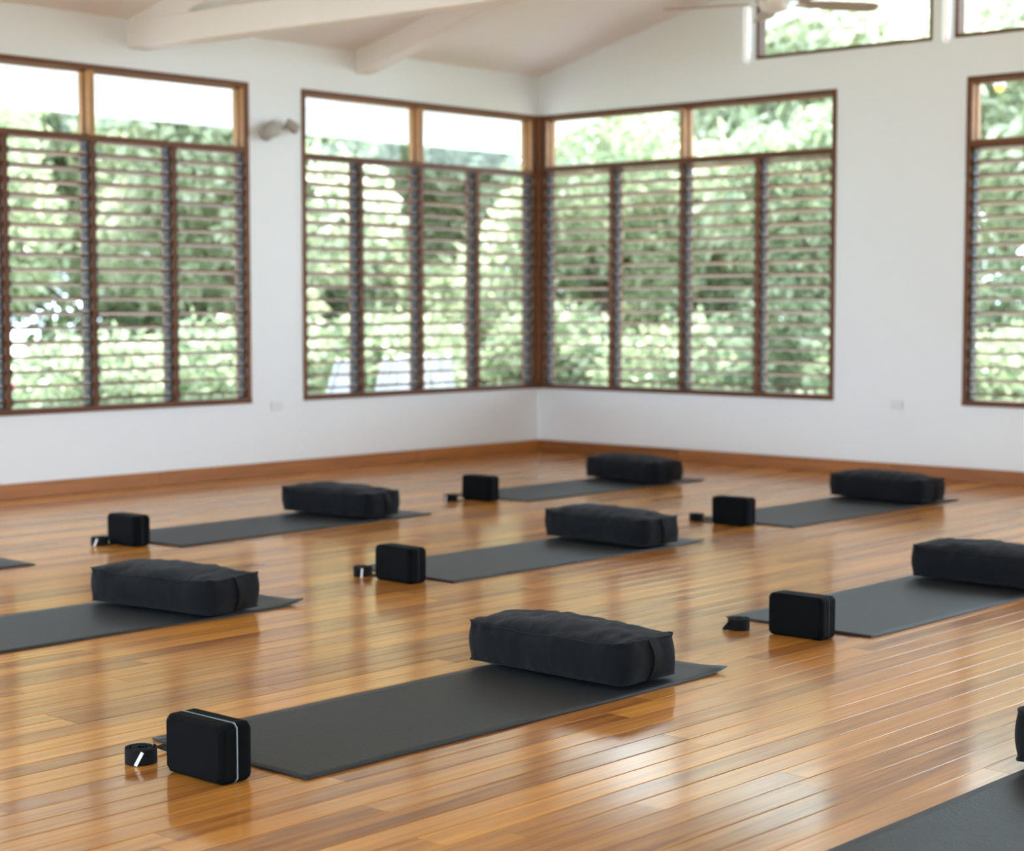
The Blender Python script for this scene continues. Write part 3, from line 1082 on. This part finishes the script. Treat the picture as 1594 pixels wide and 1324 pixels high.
# ---------------------------------------------------------------- outdoors: ground, added bounce paving
g = MB().box(-40, 60, -45, 60, -0.6, -0.30).obj('ground', 'lawn_green')
tag(g, 'sunlit lawn around the hall', 'lawn', kind='structure')
tr = MB().box(-16, 3.2, T, 4.2, -0.30, -0.10)  # unseen paving added on all sides to throw sunlight up at soffit and ceiling
tr.box(T, 3.2, -12.16, T, -0.30, -0.10)
tr.box(-16, 3.2, -16, -12.16, -0.30, -0.10)
tr.box(-16, X0 - T, -12.16, T, -0.30, -0.10)
tro = tr.obj('bounce_terrace', 'bounce_stone')
tag(tro, 'unseen paving added round the hall to bounce sunlight upwards', 'bounce_terrace', kind='structure')


# ---------------------------------------------------------------- white garden chairs
def garden_chair(loc, rz, label):
    t = empty('garden_chair', loc, math.radians(rz))
    tag(t, label, 'chair', 'white chairs on the terrace')
    t.scale = (0.92, 0.92, 0.88)
    for sx in (-1, 1):
        MB().tube([(sx * 0.27, -0.26, 0), (sx * 0.26, -0.24, 0.47)], 0.020, 8).obj('leg', 'chair_paint', t)
        MB().tube([(sx * 0.27, 0.30, 0), (sx * 0.25, 0.20, 0.40), (sx * 0.23, 0.36, 0.92)], 0.020, 8).obj('leg', 'chair_paint', t)
        MB().box(sx * 0.26 - 0.035, sx * 0.26 + 0.035, -0.30, 0.20, 0.47, 0.495).obj('armrest', 'chair_paint', t, bevel=0.006)
    for k in range(5):
        yb = -0.26 + k * 0.105
        MB().box(-0.25, 0.25, yb, yb + 0.085, 0.40 - 0.012 * k, 0.42 - 0.012 * k).obj('seat_slat', 'chair_paint', t, bevel=0.004)
    for k in range(5):
        xb = -0.20 + k * 0.10
        s = MB().box(-0.036, 0.036, -0.010, 0.010, 0.0, 0.60 - 0.02 * abs(k - 2)).obj('back_slat', 'chair_paint', t, bevel=0.004)
        s.location = (xb, 0.205, 0.36)
        s.rotation_euler = (math.radians(-17), 0, 0)
    return t


garden_chair((-0.95, 1.55, -0.10), 200, 'white slatted garden chair outside the corner window, furthest from the room corner')
garden_chair((-0.10, 1.70, -0.10), 178, 'white slatted garden chair outside the corner window, middle one of three')
garden_chair((0.62, 1.75, -0.10), 120, 'white slatted garden chair turned sideways outside the corner window')

# amber bulb hanging from the gable verge
t = empty('hanging_bulb', (0.55, -3.58, 2.545))
tag(t, 'small white and amber bulb hanging outside the window next to the gable socket', 'bulb')
MB().lathe([(0.004, 0.0), (0.022, 0.006), (0.036, 0.030), (0.038, 0.045)], 16).obj('tip', 'amber_glass', t, smooth=True)
MB().lathe([(0.038, 0.045), (0.040, 0.065), (0.036, 0.090), (0.022, 0.108), (0.010, 0.114)], 16).obj('shell', 'white_paint', t, smooth=True)
MB().tube([(0, 0, 0.112), (0, 0, ceil_z(-3.58) + 0.17 - 2.545)], 0.0025, 6).obj('cord', 'black_metal', t)


# ---------------------------------------------------------------- trees and shrubs
def leaf_cloud(name, blobs, count, size, seed, mat, flat=0.0):
    """one crown: leaves over the shells of several blobs"""
    rg = np.random.default_rng(seed)
    vol = np.array([b_[3] * b_[4] for b_ in blobs]); vol = vol / vol.sum()
    which = rg.choice(len(blobs), count, p=vol)
    B = np.array(blobs)[which]
    d = rg.normal(size=(count, 3)); d /= np.linalg.norm(d, axis=1)[:, None]
    rad = 0.55 + 0.45 * rg.random(count) ** 0.6
    # clump the leaves on each shell
    ph = np.sin(d[:, 0] * 5 + which) * np.sin(d[:, 1] * 6 + which * 2) * np.sin(d[:, 2] * 5 + which * 3)
    rad *= 1 + 0.16 * ph
    P = B[:, :3] + d * rad[:, None] * B[:, [3, 3, 4]]
    P[:, 2] = np.maximum(P[:, 2], 0.05)
    ax = rg.normal(size=(count, 3)) + d * 0.6; ax[:, 2] -= 0.35
    ax /= np.linalg.norm(ax, axis=1)[:, None]
    sd = np.cross(ax, rg.normal(size=(count, 3))); sd /= np.linalg.norm(sd, axis=1)[:, None]
    L = size * (0.6 + 0.8 * rg.random(count)); Wd = L * 0.42
    nrm = np.cross(ax, sd)
    V = np.empty((count, 4, 3))
    V[:, 0] = P
    V[:, 1] = P + ax * (L * 0.5)[:, None] + sd * (Wd * 0.5)[:, None] + nrm * (L * 0.08)[:, None]
    V[:, 2] = P + ax * L[:, None]
    V[:, 3] = P + ax * (L * 0.5)[:, None] - sd * (Wd * 0.5)[:, None] + nrm * (L * 0.08)[:, None]
    me = bpy.data.meshes.new(name)
    me.vertices.add(count * 4)
    me.vertices.foreach_set('co', V.reshape(-1))
    me.loops.add(count * 4)
    me.loops.foreach_set('vertex_index', np.arange(count * 4, dtype=np.int32))
    me.polygons.add(count)
    me.polygons.foreach_set('loop_start', np.arange(0, count * 4, 4, dtype=np.int32))
    me.polygons.foreach_set('loop_total', np.full(count, 4, dtype=np.int32))
    me.update()
    me.validate()
    me.materials.append(MATS[mat])
    return me


def tree_kind(seed, height, spread, count, mat, leaf):
    rg = random.Random(seed)
    blobs = [(0, 0, height * 0.62, spread * 0.6, height * 0.26)]
    for k in range(9):
        a = k * 2.4 + rg.random()
        r = spread * rg.uniform(0.35, 0.75)
        z = height * rg.uniform(0.14, 0.85)
        blobs.append((r * math.cos(a), r * math.sin(a), z, spread * rg.uniform(0.28, 0.5), height * rg.uniform(0.10, 0.18)))
    crown = leaf_cloud('crown', blobs, count, leaf, seed, mat)
    tm = MB()
    tm.tube([(0, 0, -0.05), (0.06, 0.03, height * 0.25), (-0.05, 0.08, height * 0.5), (0, 0, height * 0.78)], [0.16, 0.12, 0.09, 0.03], 9)
    for k in range(1, 7):
        bx, by, bz = blobs[k][:3]
        h0 = min(bz * 0.75, height * 0.45)
        tm.tube([(0, 0.03, h0 * 0.8), (bx * 0.5, by * 0.5, h0 * 0.8 + (bz - h0 * 0.8) * 0.6), (bx, by, bz)], [0.06, 0.04, 0.015], 6)
    trunk = tm.mesh('trunk', smooth=True)
    return crown, trunk


KINDS = [tree_kind(1, 6.0, 2.3, 15000, 'leaf_deep', 0.20),
         tree_kind(2, 5.2, 2.1, 14000, 'leaf_mid', 0.17),
         tree_kind(3, 6.6, 2.5, 14000, 'leaf_pale', 0.22)]


def plant_tree(x, y, kind, rz, sc, label, group):
    t = empty('leafy_tree', (x, y, -0.30), rz)
    t.scale = (sc, sc, sc)
    tag(t, label, 'tree', group)
    c_, tr_ = KINDS[kind]
    link('crown', c_, None, t)
    link('trunk', tr_, 'bark', t)
    return t


TREES = [
    (0.4, 9.6, 1, 0.95), (4.4, 8.6, 2, 0.90), (7.6, 11.8, 0, 1.0), (8.9, 6.6, 1, 0.95), (3.4, 13.4, 0, 1.1), (-2.6, 13.0, 2, 1.0), (6.6, 15.6, 1, 1.1),
    (11.4, 4.6, 2, 1.05), (8.0, 2.3, 0, 0.70), (16.4, 4.4, 2, 1.15), (13.0, 8.2, 1, 1.15), (13.0, 12.8, 2, 1.15),
    (17.4, 9.6, 2, 1.0), (24.5, 15.5, 0, 1.5), (9.8, 19.0, 2, 1.35), (1.6, 18.6, 2, 1.35), (15.6, 17.8, 0, 1.3), (19.4, 11.0, 1, 1.4), (23.4, 9.6, 2, 1.4),
]
def seen_behind(x, y):
    px = project((x, y, 1.5))[0]
    w = ('the wide louvred window', 'the corner window in the eaves wall', 'the corner window in the gable wall', 'the gable window with the hanging bulb')
    return w[0] if px < 400 else w[1] if px < 838 else w[2] if px < 1320 else w[3]


for k, (x, y, kd, sc) in enumerate(TREES):
    far_ = math.hypot(x - CAM_LOC.x, y - CAM_LOC.y) > 26.5
    plant_tree(x, y, kd, k * 1.9, sc,
               '%s tree %s behind %s' % (('dark green', 'mid green', 'pale green')[kd], 'far off' if far_ else 'standing', seen_behind(x, y)),
               '%s garden trees' % ('dark green', 'mid green', 'pale green')[kd])

shrub_blobs = [(0, 0, 0.7, 0.75, 0.6), (0.5, 0.2, 0.55, 0.5, 0.5), (-0.5, -0.1, 0.6, 0.55, 0.55), (0.1, -0.5, 0.8, 0.45, 0.5)]
SHRUB = [leaf_cloud('crown', shrub_blobs, 3200, 0.13, 21, 'leaf_deep'), leaf_cloud('crown', shrub_blobs, 3200, 0.15, 22, 'leaf_deep')]
stem_m = MB()
for k in range(5):
    a = k * 1.3
    stem_m.tube([(0, 0, -0.02), (0.25 * math.cos(a), 0.25 * math.sin(a), 0.6)], [0.03, 0.012], 6)
STEM = stem_m.mesh('stem', smooth=True)
petal_m = MB()
for k in range(5):
    a = 2 * math.pi * k / 5
    petal_m.poly([(0, 0, 0), (0.05 * math.cos(a - 0.5), 0.05 * math.sin(a - 0.5), 0.02), (0.075 * math.cos(a), 0.075 * math.sin(a), 0.012), (0.05 * math.cos(a + 0.5), 0.05 * math.sin(a + 0.5), 0.02)], [(0, 1, 2, 3)])
PETAL = petal_m.mesh('flower')
for k, (x, y, kd, sc) in enumerate([(-0.6, 5.2, 0, 0.9), (1.2, 5.6, 0, 1.0), (3.0, 5.2, 1, 1.0), (4.6, 6.0, 0, 1.05), (6.2, 5.0, 1, 1.1), (6.0, 3.0, 0, 1.0), (6.6, 0.9, 1, 1.0), (9.4, 9.6, 1, 1.6), (12.2, 6.4, 0, 1.5), (15.0, 10.6, 1, 1.9), (11.4, 13.6, 0, 1.8), (5.2, 12.0, 1, 1.6), (14.4, 3.2, 0, 1.5), (7.4, -0.2, 0, 0.9)]):
    t = empty('garden_shrub', (x, y, -0.30), k * 1.1)
    t.scale = (sc, sc, sc)
    lab = ('pale green shrub with pink blooms beyond the terrace' if k == 0 else '%s rounded shrub low behind %s' % (('pale green', 'mid green')[kd], seen_behind(x, y)))
    tag(t, lab, 'shrub', None if k == 0 else ('pale garden shrubs', 'mid green garden shrubs')[kd])
    link('crown', SHRUB[kd], None, t)
    link('stem', STEM, 'bark', t)
    if k == 0:
        for q in range(6):
            fl_ = link('flower', PETAL, 'petal', t)
            fl_.location = (0.8 * math.cos(q * 1.1 + 3), 0.8 * math.sin(q * 1.1 + 3), 0.75 + 0.12 * (q % 3))
            fl_.rotation_euler = (1.2, 0.3 * q, 0.8 * q)
